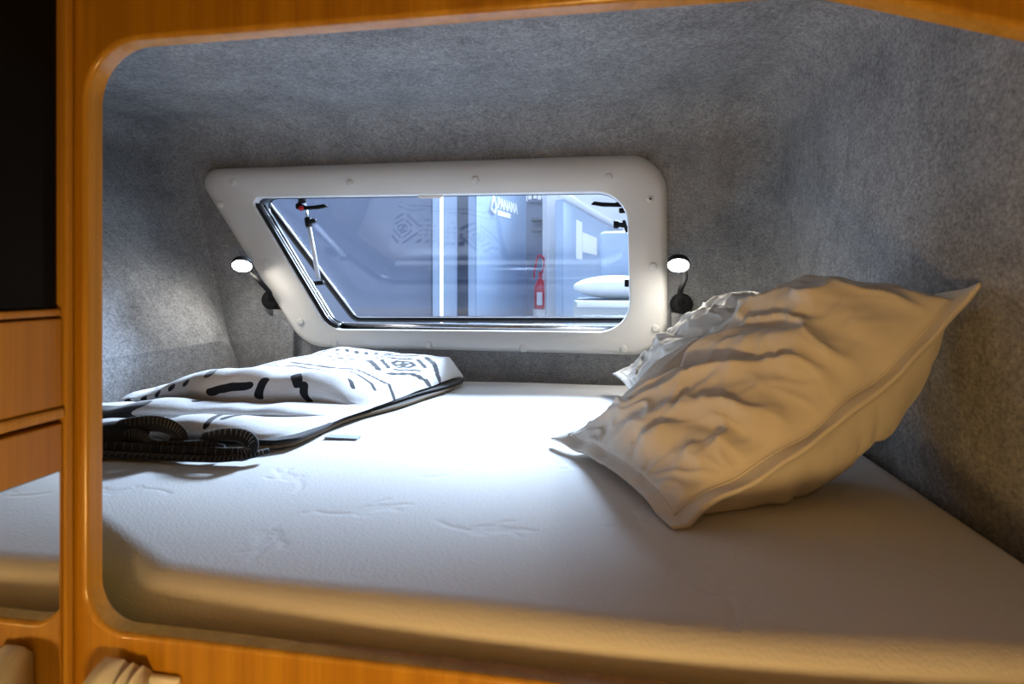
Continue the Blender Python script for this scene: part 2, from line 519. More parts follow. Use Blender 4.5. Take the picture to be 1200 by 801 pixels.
# ------------------------------------------------------------------ window
win = tag(empty('window_1'), 'white trapezoid camper window with tilted-out tinted pane in felt wall', kind='structure')
def window():
    loops = []
    o, f, i_ = loop3(OUT, R_OUT, YB), loop3(FLAT, R_FLAT, YF), loop3(INN, R_INN, YF)
    for k in range(9):
        a = math.pi / 2 * k / 8
        wv = 1 - math.cos(a)       # outline towards the flat face
        dp = math.sin(a)
        loops.append([Vector((p.x + (q.x - p.x) * wv, YB - (YB - YF) * dp, p.z + (q.z - p.z) * wv)) for p, q in zip(o, f)])
    inn = [p.lerp(q, .03) for p, q in zip(i_, f)]
    loops.append(inn)
    loops.append([Vector((p.x, YF + .001, p.z)) for p in loop3(INN, R_INN, YF, 12, .0015)])
    loops.append(loop3(INN, R_INN, YF + .004))
    loops.append(loop3(INN, R_INN, YF + .035))
    loops.append(loop3(INN, R_INN, YB + .005, 12, .02))
    loops_mesh('frame', loops, M['frame_plastic'], win)
    # rubber and aluminium rings behind the plastic frame
    y0 = YF + .033
    loops_mesh('inner_gasket', [loop3(INN, R_INN, y0, 12, .012), loop3(INN, R_INN, y0, 12, .003), loop3(INN, R_INN, y0 + .03, 12, .005),
                loop3(INN, R_INN, y0 + .03, 12, .014)], M['rubber'], win, True)
    loops_mesh('outer_frame', [loop3(INN, R_INN, y0 + .03, 12, .03), loop3(INN, R_INN, y0 + .03, 12, .006), loop3(INN, R_INN, y0 + .037, 12, .004),
                loop3(INN, R_INN, y0 + .05, 12, .007), loop3(INN, R_INN, y0 + .075, 12, .010), loop3(INN, R_INN, y0 + .075, 12, .05)], M['ring'], win, True)
    tube('outer_gasket', loop3(INN, R_INN, y0 + .083, 12, .018), .009, M['rubber'], win, 8, True)
    # stacked seals along the slanted side and its lower corner
    for dy, gr, rr, mm, nm in ((.020, -.006, .0085, 'rubber', 'side_gasket'), (.036, -.012, .004, 'aluminium', 'side_strip'), (.048, -.010, .010, 'rubber', 'side_gasket')):
        L = loop3(INN, R_INN, YF + dy, 12, gr)
        tube(nm, L[42:52] + [L[51].lerp(L[0], .5)] + L[0:5], rr, M[mm], win, 8)
    # sill rail
    a, b = W(372, 384, YF + .05), W(744, 386, YF + .05)
    zz = min(p[1] for p in INN)
    x0, x1 = INN[3][0] + .01, INN[2][0] - .01
    V, Fs = tube_mesh([(x0, YF + .062, zz + .010), (x1, YF + .062, zz + .010)], .014, 14)
    mesh('sill_rail', V, Fs, M['aluminium'], win)
    # screw caps: one mesh, many spots
    caps = [(258, 240), (273, 213.5), (410, 214.5), (557, 210.5), (713, 207.5), (765, 312), (768, 385), (731, 409),
            (613, 408), (502, 404), (392, 402), (352, 377), (311, 308)]
    me = None
    for x, y in caps:
        p = W(x, y, YF)
        if me is None:
            c = lathe('screw_cap', [(.0001, .0), (.0135, 0), (.0135, -.002), (.0115, -.0040), (.006, -.0046), (.0001, -.0046)], (0, 0, 0), (0, 1, 0), M['cap_plastic'], win, 18)
            me = c.data
        else:
            c = bpy.data.objects.new('screw_cap', me); C.objects.link(c); c.parent = win
        c.location = p
    p = W(762, 233, YF)
    c = lathe('screw_washer', [(.0001, 0), (.0115, 0), (.0115, -.002), (.009, -.003), (.0001, -.003)], p, (0, 1, 0), M['cap_plastic'], win, 18)
    lathe('screw_head', [(.0001, -.003), (.0045, -.003), (.0045, -.0042), (.0001, -.0042)], p, (0, 1, 0), M['screw'], c, 12)
    # the pane, hinged along its top edge and swung out
    yh = YF + .115
    tl, tr, br, bl = W(297, 214, yh), W(756, 208, yh), W(760, 397, yh), W(384, 395, yh)
    hz = (tl.z + tr.z) / 2
    ang = math.radians(24)
    def swing(p, off=0.0):
        d = hz - p.z
        return Vector((p.x, yh + d * math.sin(ang) + off * math.cos(ang), hz - d * math.cos(ang) + off * math.sin(ang)))
    pts2 = [(tl.x, hz), (tr.x, hz), (br.x, br.z), (bl.x, bl.z)]
    def plp(grow, off):
        return [swing(p, off) for p in loop3(pts2, [.03, .05, .07, .05], yh, 12, grow)]
    n = len(plp(0, 0))
    L0, L1 = plp(0, 0), plp(0, .006)
    V = L0 + L1
    Fs = [tuple(range(n - 1, -1, -1)), tuple(range(n, 2 * n))] + [(i, (i + 1) % n, n + (i + 1) % n, n + i) for i in range(n)]
    pane = mesh('pane', V, Fs, M['pane'], win, False)
    loops_mesh('pane_seal', [plp(-.010, .009), plp(-.010, -.004), plp(-.002, -.010), plp(.008, -.010), plp(.012, 0), plp(.012, .012)], M['rubber'], pane, True, True)
    tube('pane_edge_trim', plp(-.016, -.004), .0035, M['aluminium'], pane, 6, True)
    # stays: tube, collar, foot, lever with red button
    def stay(p0, p1, s):
        d = (p1 - p0)
        st = tube('stay', [p0 + d * .05, p0 + d * .72], .0085, M['clear_tube'], win, 12)
        tube('stay_rod', [p0 + d * .7, p0 + d * 1.0], .005, M['aluminium'], st, 10)
        tube('stay_collar', [p0 + d * .68, p0 + d * .71, p0 + d * .78, p0 + d * .80], [.011, .014, .014, .011], M['black_plastic'], st, 14)
        q = p0 + d * .74
        tube('collar_knob', [q, q + Vector((.022, -.008, .004)), q + Vector((.036, -.010, .006))], [.008, .010, .007], M['black_plastic'], st, 12)
        tube('stay_foot', [p0 + Vector((-.03, 0, -.004)), p0 + Vector((.02, -.004, 0))], .009, M['black_plastic'], st, 10)
    stay(W(374, 331, 2.00), W(357, 236, 2.03), 1)
    def latch(p, s):
        prof = [(-.020, .012), (-.006, .020), (.006, .010), (.03, .004), (.075, .007), (.10, .011), (.112, .001), (.07, -.007), (.0, -.010), (-.018, -.006)]
        V = []
        for yy in (-.010, .010):
            V += [p + Vector((s * x, yy, z)) for x, z in prof]
        k = len(prof)
        Fs = [tuple(range(k)), tuple(range(2 * k - 1, k - 1, -1))] + [(i, k + i, k + (i + 1) % k, (i + 1) % k) for i in range(k)]
        l = mesh('latch_handle', V, Fs, M['black_plastic'], win, False)
        bm = bmesh.new(); bm.from_mesh(l.data)
        bmesh.ops.recalc_face_normals(bm, faces=bm.faces[:])
        bmesh.ops.bevel(bm, geom=bm.edges[:], offset=.002, segments=2, affect='EDGES'); bm.to_mesh(l.data); bm.free()
        return l
    l = latch(W(353, 243, 2.0), 1)
    q = W(353, 244, 1.988)
    lathe('latch_button', [(.0001, 0), (.010, 0), (.010, -.005), (.0001, -.006)], q, (0, 1, 0), M['red'], l, 16)
    lathe('latch_pivot', [(.0001, -.02), (.015, -.018), (.015, .012), (.0001, .014)], W(354, 232, 2.0), (0, 0, 1), M['black_plastic'], l, 16)
    l2 = latch(W(730, 239, 1.99), -1)
    lathe('latch_pivot', [(.0001, -.012), (.011, -.010), (.011, .006), (.0001, .008)], W(729, 246, 1.995), (0, 0, 1), M['black_plastic'], l2, 16)
    k = tube('stay_knob', [W(719, 263, 2.0), W(724, 263, 2.0), W(726, 263, 2.0), W(733, 264, 2.0)], [.014, .014, .009, .009], M['black_plastic'], win, 14)
    tube('stay_arm', [W(731, 258, 2.0), W(735, 272, 2.0)], .006, M['black_plastic'], k, 8)
    box('stay_bracket', W(732, 336, 1.985), W(737, 327, 2.005), M['black_plastic'], win, .003)
    # latch tab at the middle of the top edge
    a = W(505, 228, YF + .03)
    V, Fs = tube_mesh([a + Vector((-.045, 0, 0)), a + Vector((-.036, -.006, -.003)), a + Vector((0, -.008, -.004)), a + Vector((.036, -.006, -.003)), a + Vector((.045, 0, .0))],
                      [.008, .011, .010, .011, .008], 12)
    mesh('blind_latch', V, Fs, M['beige'], win)
window()

# felt-covered cable strips under the two reading lamps
def cable_strip(name, x0, x1, y0, y1, dx):
    a, b = W(x0, y0, YB - .012), W(x1, y1, YB - .012)
    tag(box(name, (a.x, YB - .024, b.z), (b.x, YB - .0005, a.z), M['felt'], None, .003), kind='structure')
cable_strip('trim_1', 322, 346, 362, 432, 0)
cable_strip('trim_2', 786, 812, 366, 440, 0)

# ------------------------------------------------------------------ reading lamps
def reading_lamp(base_px, head_px, bends, label, tilt):
    b = W(base_px[0], base_px[1], YB)
    root = empty('reading_lamp')
    tag(root, label, 'lamp', 'gooseneck reading lamps beside the window')
    lathe('lamp_base', [(.0001, 0), (.033, 0), (.036, -.006), (.036, -.016), (.032, -.024), (.022, -.029), (.0001, -.030)], b, (0, 1, 0), M['black_plastic'], root, 32)
    h = W(head_px[0], head_px[1], YB - .14)
    ax = Vector(tilt).normalized()
    path = [b + Vector((0, -.026, .006))] + [W(x, y, Y) for x, y, Y in bends] + [h - ax * .016]
    tube('gooseneck', catmull(path, 24), .0085, M['black_plastic'], root, 12)
    head = lathe('lamp_head', [(.0001, -.020), (.016, -.019), (.031, -.010), (.0345, .002), (.0345, .008), (.031, .009)], h, ax, M['black_plastic'], root, 32)
    lathe('lamp_lens', [(.031, .0085), (.030, .012), (.020, .0155), (.0001, .017)], h, ax, M['lens'], head, 32)
    return root
reading_lamp((320, 351), (284, 309), [(316, 343, YB - .06), (304, 329, YB - .10), (292, 317, YB - .10)],
             'black gooseneck reading lamp lit at the slanted left side of the window', (.25, -.55, -.80))
reading_lamp((798, 356), (795, 308), [(797, 347, YB - .06), (798, 338, YB - .10), (803, 322, YB - .11)],
             'black gooseneck reading lamp lit on the wall between window and pillows', (-.08, -.58, -.80))

# ------------------------------------------------------------------ mattress
def mz(x, y):                  # mattress top at a spot
    return ZC + ZM + math.sin(x * 5.1 + 1.0) * math.sin(y * 4.3 + .6) * .0022 + math.sin(x * 11.7 + y * 6.0) * .0009
def mattress():
    xs0, xs1, yb = XL + .005, XR - .004, YB - .012
    def yfront(x):
        y = .545 + .05 * (x / .6) ** 2 * (.55 if x < 0 else .75)
        if x < -.53:
            y += (-.53 - x) * .42
        return min(y, .70)
    r = .045
    nx, ny = 520, 400
    xs = np.linspace(0, 1, nx); ys = np.linspace(0, 1, ny)
    xs = xs0 + (xs1 - xs0) * (xs - .0 * np.sin(2 * np.pi * xs))
    ys = ys - .35 * np.sin(2 * np.pi * ys) / (2 * np.pi)      # denser near front and back
    yf = np.array([yfront(x) for x in xs])
    cr = .16                                                  # rounded back corner follows the lining
    ybx = yb - np.array([cr - math.sqrt(max(0, cr * cr - (x - (xs1 - cr)) ** 2)) if x > xs1 - cr else 0 for x in xs])
    # smooth the chamfer corner
    k = np.ones(9) / 9
    yf = np.convolve(np.pad(yf, 4, mode='edge'), k, 'valid')
    X = np.repeat(xs[:, None], ny, 1)
    Y = yf[:, None] + (ybx[:, None] - yf[:, None]) * ys[None, :]
    e = np.minimum.reduce([Y - yf[:, None], ybx[:, None] - Y, X - xs0, xs1 - X])
    e = np.clip(e, 0, r)
    Z = ZC + ZM - r + np.sqrt(np.clip(r * r - (r - e) ** 2, 0, None))
    # gentle unevenness
    U = (np.sin(X * 5.1 + 1.0) * np.sin(Y * 4.3 + .6) * .0022 + np.sin(X * 11.7 + Y * 6.0) * .0014)
    Z += U * (e / r)
    # embossed leaf swirls
    rng = random.Random(3)
    em = np.zeros_like(X)
    motif = []
    def arc(cx, cy, rx, ry, a0, a1, n=40):
        return [(cx + rx * math.cos(a0 + (a1 - a0) * i / n), cy + ry * math.sin(a0 + (a1 - a0) * i / n)) for i in range(n + 1)]
    motif.append(arc(0, .05, .11, .06, -2.7, -.5))
    motif.append(arc(.05, -.03, .05, .035, .4, 2.6))
    motif.append(arc(.03, -.005, .035, .03, 1.2, 3.9))
    motif.append(arc(.045, -.005, .035, .03, 1.2, 3.9))
    motif.append(arc(.09, .035, .05, .025, 2.0, 4.4))
    motif.append(arc(.09, .0, .06, .02, 1.0, 3.0))
    spots = [H(560, 620, 0), H(345, 562, 0), H(320, 622, 0), H(535, 553, 0), H(160, 575, 0), H(1030, 650, 0), H(840, 690, 0),
             H(740, 600, 0), H(420, 600, 0), H(690, 545, 0)]
    for q, s in enumerate(spots):
        a = (q * 2.4) % 6.28; ca, sa = math.cos(a), math.sin(a)
        sc = .62
        for pl in motif:
            for (mx, my) in pl:
                px, py = s.x + sc * (mx * ca - my * sa), s.y + sc * (mx * sa + my * ca)
                i0 = np.searchsorted(xs, px - .010); i1 = np.searchsorted(xs, px + .010)
                if i1 <= i0: continue
                row = Y[(i0 + i1) // 2 if (i0 + i1) // 2 < nx else nx - 1]
                j0 = np.searchsorted(row, py - .010); j1 = np.searchsorted(row, py + .010)
                if j1 <= j0: continue
                d2 = (X[i0:i1, j0:j1] - px) ** 2 + (Y[i0:i1, j0:j1] - py) ** 2
                em[i0:i1, j0:j1] = np.maximum(em[i0:i1, j0:j1], np.exp(-d2 / (2 * .0028 ** 2)))
    Z -= em * .0010
    top = np.stack([X, Y, Z], -1).reshape(-1, 3)
    idx = np.arange(nx * ny).reshape(nx, ny)
    F4 = np.stack([idx[:-1, :-1], idx[1:, :-1], idx[1:, 1:], idx[:-1, 1:]], -1).reshape(-1, 4)
    rim = list(idx[:, 0]) + list(idx[-1, 1:]) + list(idx[-2::-1, -1]) + list(idx[0, -2:0:-1])
    base = top[rim].copy(); base[:, 2] = ZC - .479
    nb = len(top)
    V = np.concatenate([top, base])
    m = len(rim)
    side = [(rim[i], nb + i, nb + (i + 1) % m, rim[(i + 1) % m]) for i in range(m)]
    Fs = F4.tolist() + side + [tuple(nb + i for i in range(m - 1, -1, -1))]
    o = mesh('mattress', V.tolist(), Fs, M['knit'])
    tag(o, 'white quilted knit mattress with embossed leaf swirls filling the alcove', 'mattress')
mattress()

# ------------------------------------------------------------------ pillows
def fbm(p, o=3):
    s, a = 0, 1
    for i in range(o):
        s += a * noise.noise(p); p = p * 2.03 + Vector((3.1, 1.7, 5.3)); a *= .5
    return s
def pillow(name, corners, ht, hb, seed, label, creases, flange=.07, n=(170, 120), droop=None, sag=None):
    Lc, Fc, Rc, Tc = [Vector(c) for c in corners]        # u: L->T / F->R  v: L->F / T->R
    nu, nv = n
    nrm = (Fc - Lc).cross(Rc - Fc).normalized()
    if nrm.z < 0: nrm = -nrm
    off = Vector((seed * 7.1, seed * 3.3, 0))
    def P(u, v, top):
        U, V_ = 2 * u - 1, 2 * v - 1
        # stuffed sides draw in between the corners
        bu = 1 - .07 * (1 - V_ * V_) ; bv = 1 - .07 * (1 - U * U)
        uu = .5 + .5 * U * bu; vv = .5 + .5 * V_ * bv
        p = Lc.lerp(Tc, uu).lerp(Fc.lerp(Rc, uu), vv)
        if sag: p = p + Vector(sag) * math.sin(math.pi * min(1, u * .95 + .02)) * v * v
        fu = 1 - flange * 1.2; fv = 1 - flange * 1.7
        a = min(1, abs(U) / fu); b = min(1, abs(V_) / fv)
        f = max(0.0, (1 - a ** 2.6) * (1 - b ** 2.4))
        h = f ** .52
        edge = 1 - min(1, h * 1.6)
        # gathered wrinkles that run in from the seams, and broad soft folds
        w1 = fbm(Vector((u * 4.0, v * 3.4, 1.3)) + off, 2)
        al, ac = u * .55 + v * .83, u * 1.0 - v * .42
        def ridge(x, y, z):
            return (1 - min(1, abs(noise.noise(Vector((x, y, z)) + off)) * 2.4)) ** 2
        w2 = ridge(ac * 5.5 + w1 * .9, al * 1.7 + w1 * .5, 4.2)
        w3 = ridge(ac * 12 + w1 * 1.6, al * 3.6 + w1, 9.2)
        w4 = ridge(u * 9 + w1, v * 16 + w1 * 1.5, 2.7)
        wr = .014 * w1 + .017 * (w2 - .4) + .010 * (w3 - .4) * (.5 + edge) + .009 * (w4 - .4) * (.25 + edge)
        wr += .0018 * noise.noise(Vector((u * 30, v * 26, 2)) + off)
        for (u0, v0, u1, v1, dep, wd) in creases:
            ax, ay = u1 - u0, v1 - v0
            t = ((u - u0) * ax + (v - v0) * ay) / (ax * ax + ay * ay)
            tt = min(1, max(0, t))
            wob = .02 * math.sin(tt * 7 + seed)
            dist = math.hypot(u - (u0 + ax * tt) + wob, v - (v0 + ay * tt) - wob)
            fade = math.sin(math.pi * min(1, max(0, tt * .9 + .05)))
            sg = ((u - u0) * ay - (v - v0) * ax)
            prof = math.exp(-(dist / wd) ** 2) - .55 * math.exp(-((dist - 1.7 * wd) / wd) ** 2)
            wr -= dep * prof * (.4 + .6 * fade)
        ripple = .010 * fbm(Vector((u * 6, v * 6, 8)) + off, 2) * (1 if f <= 0 else max(0, 1 - h * 3))
        if top:
            k = ht * (.38 + .80 * u) * h + wr * min(1, h * 1.5) + .0035
        else:
            k = -hb * h + .6 * wr * min(1, h * 1.5) - .0035
        p = p + nrm * (k + ripple)
        if droop:
            for (cu, cv, dv, rad) in droop:
                q = max(0, 1 - math.hypot(u - cu, v - cv) / rad)
                p = p + Vector(dv) * q * q
        # rest on the mattress, against the wall
        fl = mz(p.x, p.y) + (.008 if top else .003)
        if p.z < fl: p.z = fl + (p.z - fl) * .02
        p.x = min(p.x, XR - .004)
        return p
    V, Fs = [], []
    for top in (True, False):
        for i in range(nu):
            for j in range(nv):
                V.append(P(i / (nu - 1), j / (nv - 1), top))
    K = nu * nv
    for i in range(nu - 1):
        for j in range(nv - 1):
            a = i * nv + j
            Fs.append((a, a + nv, a + nv + 1, a + 1))
            Fs.append((K + a, K + a + 1, K + a + nv + 1, K + a + nv))
    ring = [(i, 0) for i in range(nu)] + [(nu - 1, j) for j in range(1, nv)] + [(i, nv - 1) for i in range(nu - 2, -1, -1)] + [(0, j) for j in range(nv - 2, 0, -1)]
    ids = [i * nv + j for i, j in ring]
    for q in range(len(ids)):
        a, b = ids[q], ids[(q + 1) % len(ids)]
        Fs.append((a, b, K + b, K + a))
    o = mesh(name, V, Fs, M['pillow'])
    bm = bmesh.new(); bm.from_mesh(o.data)
    bmesh.ops.recalc_face_normals(bm, faces=bm.faces[:]); bm.to_mesh(o.data); bm.free()
    tag(o, label, 'pillow', 'pillows against the right wall')
    # stitched seam that separates filling and flange
    fu = 1 - flange * 1.15; fv = 1 - flange * 1.6
    pts = []
    for k in range(160):
        t = k / 160 * 4; s = int(t); w = t - s
        U, V_ = [(-fu + 2 * fu * w, -fv), (fu, -fv + 2 * fv * w), (fu - 2 * fu * w, fv), (-fu, fv - 2 * fv * w)][s]
        pts.append(P(.5 + U / 2, .5 + V_ / 2, True) + nrm * .0005)
    tube('seam', pts, .0012, M['pillow'], o, 5, True)
    return o
zm = ZC + ZM
pillow('pillow', [H(648, 517, .006), H(783, 614, .004), W(1140, 338, .90), (.49, 1.18, ZC - .03)], .135, .17, 1,
       'large creased white pillow leaning on the right wall, in front of the other', [
        (.15, .05, .55, .75, .016, .035), (.42, .02, .72, .85, .014, .04), (.62, .10, .95, .80, .012, .035),
        (.05, .45, .38, .95, .010, .03), (.30, .30, .60, .42, .012, .028), (.75, .05, .86, .6, .012, .03), (.20, .60, .45, .62, .008, .025)],
       sag=(.02, -.018, -.03), droop=[(0, 1, (0, -.01, -.02), .2), (1, 1, (.0, -.01, .015), .12)])
pillow('pillow', [(.03, 1.70, zm + .06), (.07, 1.36, zm + .03), (.49, 1.38, ZC - .065), (.49, 1.72, ZC - .045)], .10, .10, 2,
       'smaller bright white pillow behind the large one, next to the reading lamp', [
        (.2, .1, .5, .8, .012, .04), (.5, .1, .8, .9, .010, .035), (.1, .5, .5, .4, .01, .03)], n=(110, 80))

# ------------------------------------------------------------------ blanket
def blanket():
    root = empty('blanket')
    tag(root, 'folded white fleece blanket with black tribal print on the left of the mattress', 'blanket')
    prof = {
        0.0: [(.00, .002), (-.012, .02), (-.005, .035), (.03, .042), (.12, .044), (.30, .048), (.44, .060), (.50, .060), (.535, .052), (.545, .045), (.535, .040),
              (.545, .044), (.585, .050), (.62, .048), (.635, .040), (.63, .032), (.64, .030), (.68, .034), (.71, .032), (.725, .022), (.72, .012)],
        0.35: [(.00, .002), (-.015, .04), (-.005, .078), (.03, .098), (.12, .096), (.30, .094), (.42, .108), (.47, .112), (.51, .098), (.528, .068), (.515, .042),
               (.53, .046), (.575, .060), (.615, .058), (.634, .044), (.622, .026), (.64, .030), (.69, .046), (.73, .042), (.747, .022), (.735, .003)],
        0.7: [(.00, .002), (-.012, .04), (-.002, .074), (.03, .092), (.12, .084), (.30, .080), (.40, .092), (.445, .096), (.48, .082), (.495, .052), (.482, .028),
              (.495, .030), (.53, .038), (.565, .036), (.58, .026), (.572, .016), (.59, .022), (.635, .038), (.675, .036), (.69, .018), (.68, .003)],
        1.0: [(.00, .002), (-.010, .035), (.0, .068), (.025, .082), (.10, .062), (.25, .040), (.34, .030), (.37, .028), (.40, .024), (.42, .018), (.43, .016),
              (.44, .016), (.46, .016), (.49, .016), (.51, .015), (.52, .014), (.54, .014), (.57, .014), (.60, .013), (.63, .010), (.65, .003)]}
    ks = sorted(prof)
    nt_, ns = 330, 230
    LEN = {0.0: 1.10, 0.35: 1.10, 0.7: 1.14, 1.0: 1.17}
    dense = {k: catmull([(a * LEN[k], b, 0) for a, b in prof[k]], nt_) for k in ks}
    B0, B1 = Vector((-1.06, 1.715)), Vector((-.465, 1.80))
    D0, D1 = Vector((-.10, -1)).normalized(), Vector((-.23, -1)).normalized()
    V = []; marks = []
    arc = {}
    def mark(a, d, l):
        """printed marks; a across (m), d along the cloth from the back hem (m)"""
        w = .004 * noise.noise(Vector((a * 60, l * 60, 0)))
        m = 0
        def seg(x0, y0, x1, y1, wd):
            ax, ay = x1 - x0, y1 - y0
            t = max(0, min(1, ((a - x0) * ax + (l - y0) * ay) / (ax * ax + ay * ay)))
            return wd - math.hypot(a - x0 - ax * t, l - y0 - ay * t) + w * .5
        best = -1
        for args in SEGS:
            if min(args[0], args[2]) - .03 < a < max(args[0], args[2]) + .03 and min(args[1], args[3]) - .03 < l < max(args[1], args[3]) + .03:
                best = max(best, seg(*args))
        return .5 + (best + .0016) * 220
    SEGS = []
    def curve(pts, wd):
        for p, q in zip(pts, pts[1:]): SEGS.append((*p, *q, wd))
    for a0 in (.06, .50):                                    # nested broken diamonds
        for rr in (.035, .07, .115):
            for sx in (-1, 1):
                for sy in (-1, 1):
                    x0, y0 = a0 + sx * rr * .15, .20 + sy * rr * .92
                    x1, y1 = a0 + sx * rr * .85, .20 + sy * rr * .25
                    SEGS.append((x0, y0, x1, y1, .005 if rr < .1 else .007))
        SEGS.append((a0, .19, a0, .21, .010))
    for k in range(5):
        SEGS.append((.22 + k * .033, .10, .232 + k * .033, .115, .0045))
    SEGS.append((.175, .105, .182, .115, .011)); SEGS.append((.40, .115, .41, .125, .013))
    for rw in range(3):
        for k in range(7):
            SEGS.append((.17 + k * .038, .155 + rw * .035, .185 + k * .038, .157 + rw * .035, .0028))
    SEGS.append((.20, .27, .24, .275, .004)); SEGS.append((.33, .26, .36, .265, .005))
    curve([(0, .36), (.10, .345), (.2, .352), (.32, .342), (.45, .365), (.56, .38), (.6, .42)], .0032)
    curve([(0, .395), (.10, .38), (.2, .385), (.32, .375), (.45, .40), (.53, .42), (.56, .45)], .0032)
    for k in range(5):
        SEGS.append((.02 + k * .035, .60 + .004 * k, .024 + k * .035, .607 + .004 * k, .0065))
    SEGS += [(.21, .585, .216, .60, .016), (.245, .645, .33, .61, .010), (.355, .59, .352, .635, .009), (.405, .57, .425, .60, .011), (.44, .60, .45, .66, .010),
             (.10, .66, .13, .68, .012), (.18, .72, .24, .70, .009), (.26, .735, .262, .70, .010), (.06, .73, .10, .745, .010), (.34, .76, .37, .75, .011),
             (.30, .82, .305, .85, .014), (.38, .78, .415, .86, .008), (.44, .76, .43, .83, .008), (.14, .82, .17, .85, .012), (.50, .48, .52, .495, .006), (.02, .50, .06, .53, .010), (.42, .88, .45, .90, .009)]
    def sh(l):
        return l + (.055 if l < .55 else .05 if l < .652 else .06 if l < .755 else .105)
    SEGS = [(x0, sh(y0), x1, sh(y0) + y1 - y0, wd * (.78 if y0 > .55 else 1)) for x0, y0, x1, y1, wd in SEGS]
    for i in range(ns):
        s = i / (ns - 1)
        j = max(q for q in range(len(ks) - 1) if ks[q] <= s + 1e-9)
        w = (s - ks[j]) / (ks[j + 1] - ks[j]); w = w * w * (3 - 2 * w)
        base = B0.lerp(B1, s); dr = D0.lerp(D1, s)
        base = base + Vector((0, .006 * math.sin(s * 9)))
        edge = min(1, (1 - s) / .06 + .04) ** .5
        l = 0; last = None
        for t in range(nt_):
            pa, pb = dense[ks[j]][t], dense[ks[j + 1]][t]
            d, h = pa.x + (pb.x - pa.x) * w, pa.y + (pb.y - pa.y) * w
            wob = .018 * noise.noise(Vector((s * 4, d * 5, 3.3))) * min(1, d * 3)
            fr = min(1, max(0, (d - .35) * 6))
            wav = fr * (.016 * math.sin(s * 10 + d * 7) + .014 * noise.noise(Vector((s * 7, 2, d * 3))))
            h2 = h * edge * (1 + .12 * noise.noise(Vector((s * 5, d * 6, 1)))) + .004 * noise.noise(Vector((s * 13, d * 13, 5))) * min(1, h * 20)
            h2 += .012 * max(0, 1 - abs(d - .0) / .1) * math.sin(s * 6.0 - .4) * min(1, h * 15)
            p = base + dr * (d + wav)
            if last is not None: l += (Vector((d, h)) - last).length
            last = Vector((d, h))
            V.append((p.x + wob * .5, p.y, mz(p.x, p.y) + .018 + max(.0, h2)))
            mk = mark(s * .6, d, l)
            tq = t / (nt_ - 1) * 20
            if (12.6 < tq < 16.2 and s < .30 + .02 * math.sin(tq * 3)) or (tq > 17.6 and s < .50): mk = 1
            marks.append(max(0, min(1, mk)))
    Fs = []
    for i in range(ns - 1):
        for t in range(nt_ - 1):
            a = i * nt_ + t
            Fs.append((a, a + 1, a + nt_ + 1, a + nt_))
    top = mesh('top_layer', V, Fs, M['fleece'], root)
    at = top.data.attributes.new('mark', 'FLOAT', 'POINT')
    at.data.foreach_set('value', marks)
    # lower folded layers, with their hem
    for lay in range(2):
        g = .010 - lay * .006
        rim = []
        N = 60
        for k in range(N + 1):           # right side, back to front
            q = k / N; p = B1 + D1 * (.02 + .75 * q); rim.append(Vector((p.x + g + .016 * math.sin(q * 6 + lay) + .006 * math.sin(q * 15), p.y)))
        for k in range(1, N + 1):        # front, right to left
            q = k / N
            d = .77 + (.80 - .77) * q
            p = B1.lerp(B0, q) + D1.lerp(D0, q) * (d + .008 + .012 * math.sin(q * 12 + lay * 2)); rim.append(Vector((p.x, p.y - g)))
        back = [B0 + Vector((.0, -.02)), B1 + Vector((0, -.02))]
        loop = rim + back[:1]
        bm = bmesh.new()
        z0 = zm + .0055 + lay * .009
        lo_ = [bm.verts.new((p.x, p.y, z0 + mz(p.x, p.y) - zm)) for p in loop]; hi_ = [bm.verts.new((p.x, p.y, z0 + .007 + mz(p.x, p.y) - zm)) for p in loop]
        bm.faces.new(lo_); bm.faces.new(hi_)
        for k in range(len(loop)):
            bm.faces.new((lo_[k], lo_[(k + 1) % len(loop)], hi_[(k + 1) % len(loop)], hi_[k]))
        fold = from_bm('lower_layer', bm, M['fleece_dark'], root)
        tube('hem', [Vector((p.x, p.y, z0 + .0035 + mz(p.x, p.y) - zm)) for p in rim], .0042, M['trim_brown'] if lay == 0 else M['binding'], fold, 8)
    # bound hem edges with blanket stitch, curling open at the near left corner
    def binding(path, r, ry):
        pts = catmull(path, 70)
        for p in pts: p.z = max(p.z, mz(p.x, p.y) + ry + .005)
        b = tube('bound_edge', pts, r, M['binding'], root, 12, False, ry)
        st_V, st_F = [], []
        for k in range(3, 67, 2):
            p = pts[k]; d = (pts[k + 1] - pts[k - 1]).normalized()
            side = d.cross(Vector((0, 0, 1)))
            side = side.normalized() if side.length > 1e-3 else Vector((0, -1, 0))
            if side.y > 0: side = -side
            up = side.cross(d).normalized()
            if up.z < 0: up = -up
            v, f = tube_mesh([p + up * (ry * 1.03), p + side * (r * .8) + up * (ry * .72), p + side * (r * 1.05)], 
                                .0008, 5)
            n0 = len(st_V); st_V += v; st_F += [tuple(n0 + q for q in ff) for ff in f]
        tag(mesh('blanket_stitch', st_V, st_F, M['stitch'], b), kind='stuff')
    def E(*p): return [W(x, y, Y) for x, y, Y in p]
    binding(E((100, 512, .97), (125, 506, .97), (150, 499, .965), (180, 496, .96), (203, 502, .955), (213, 513, .955), (204, 521, .965)), .004, .016)
    binding(E((100, 524, .955), (130, 517, .955), (155, 511, .955), (168, 513, .95), (178, 522, .945), (205, 525, .945), (238, 524, .945), (262, 529, .95)), .004, .014)
    binding(E((100, 533, .94), (140, 529, .94), (180, 530, .935), (230, 533, .935), (272, 534, .94), (291, 529, .945), (294, 518, .95), (282, 510, .955), (258, 509, .96), (236, 514, .965)), .004, .013)
    binding(E((100, 541, .925), (150, 539, .925), (200, 539.5, .925), (250, 538, .93), (285, 535, .94), (315, 528, .97)), .009, .006)
    # small woven care tag
    t = H(398, 512, .004)
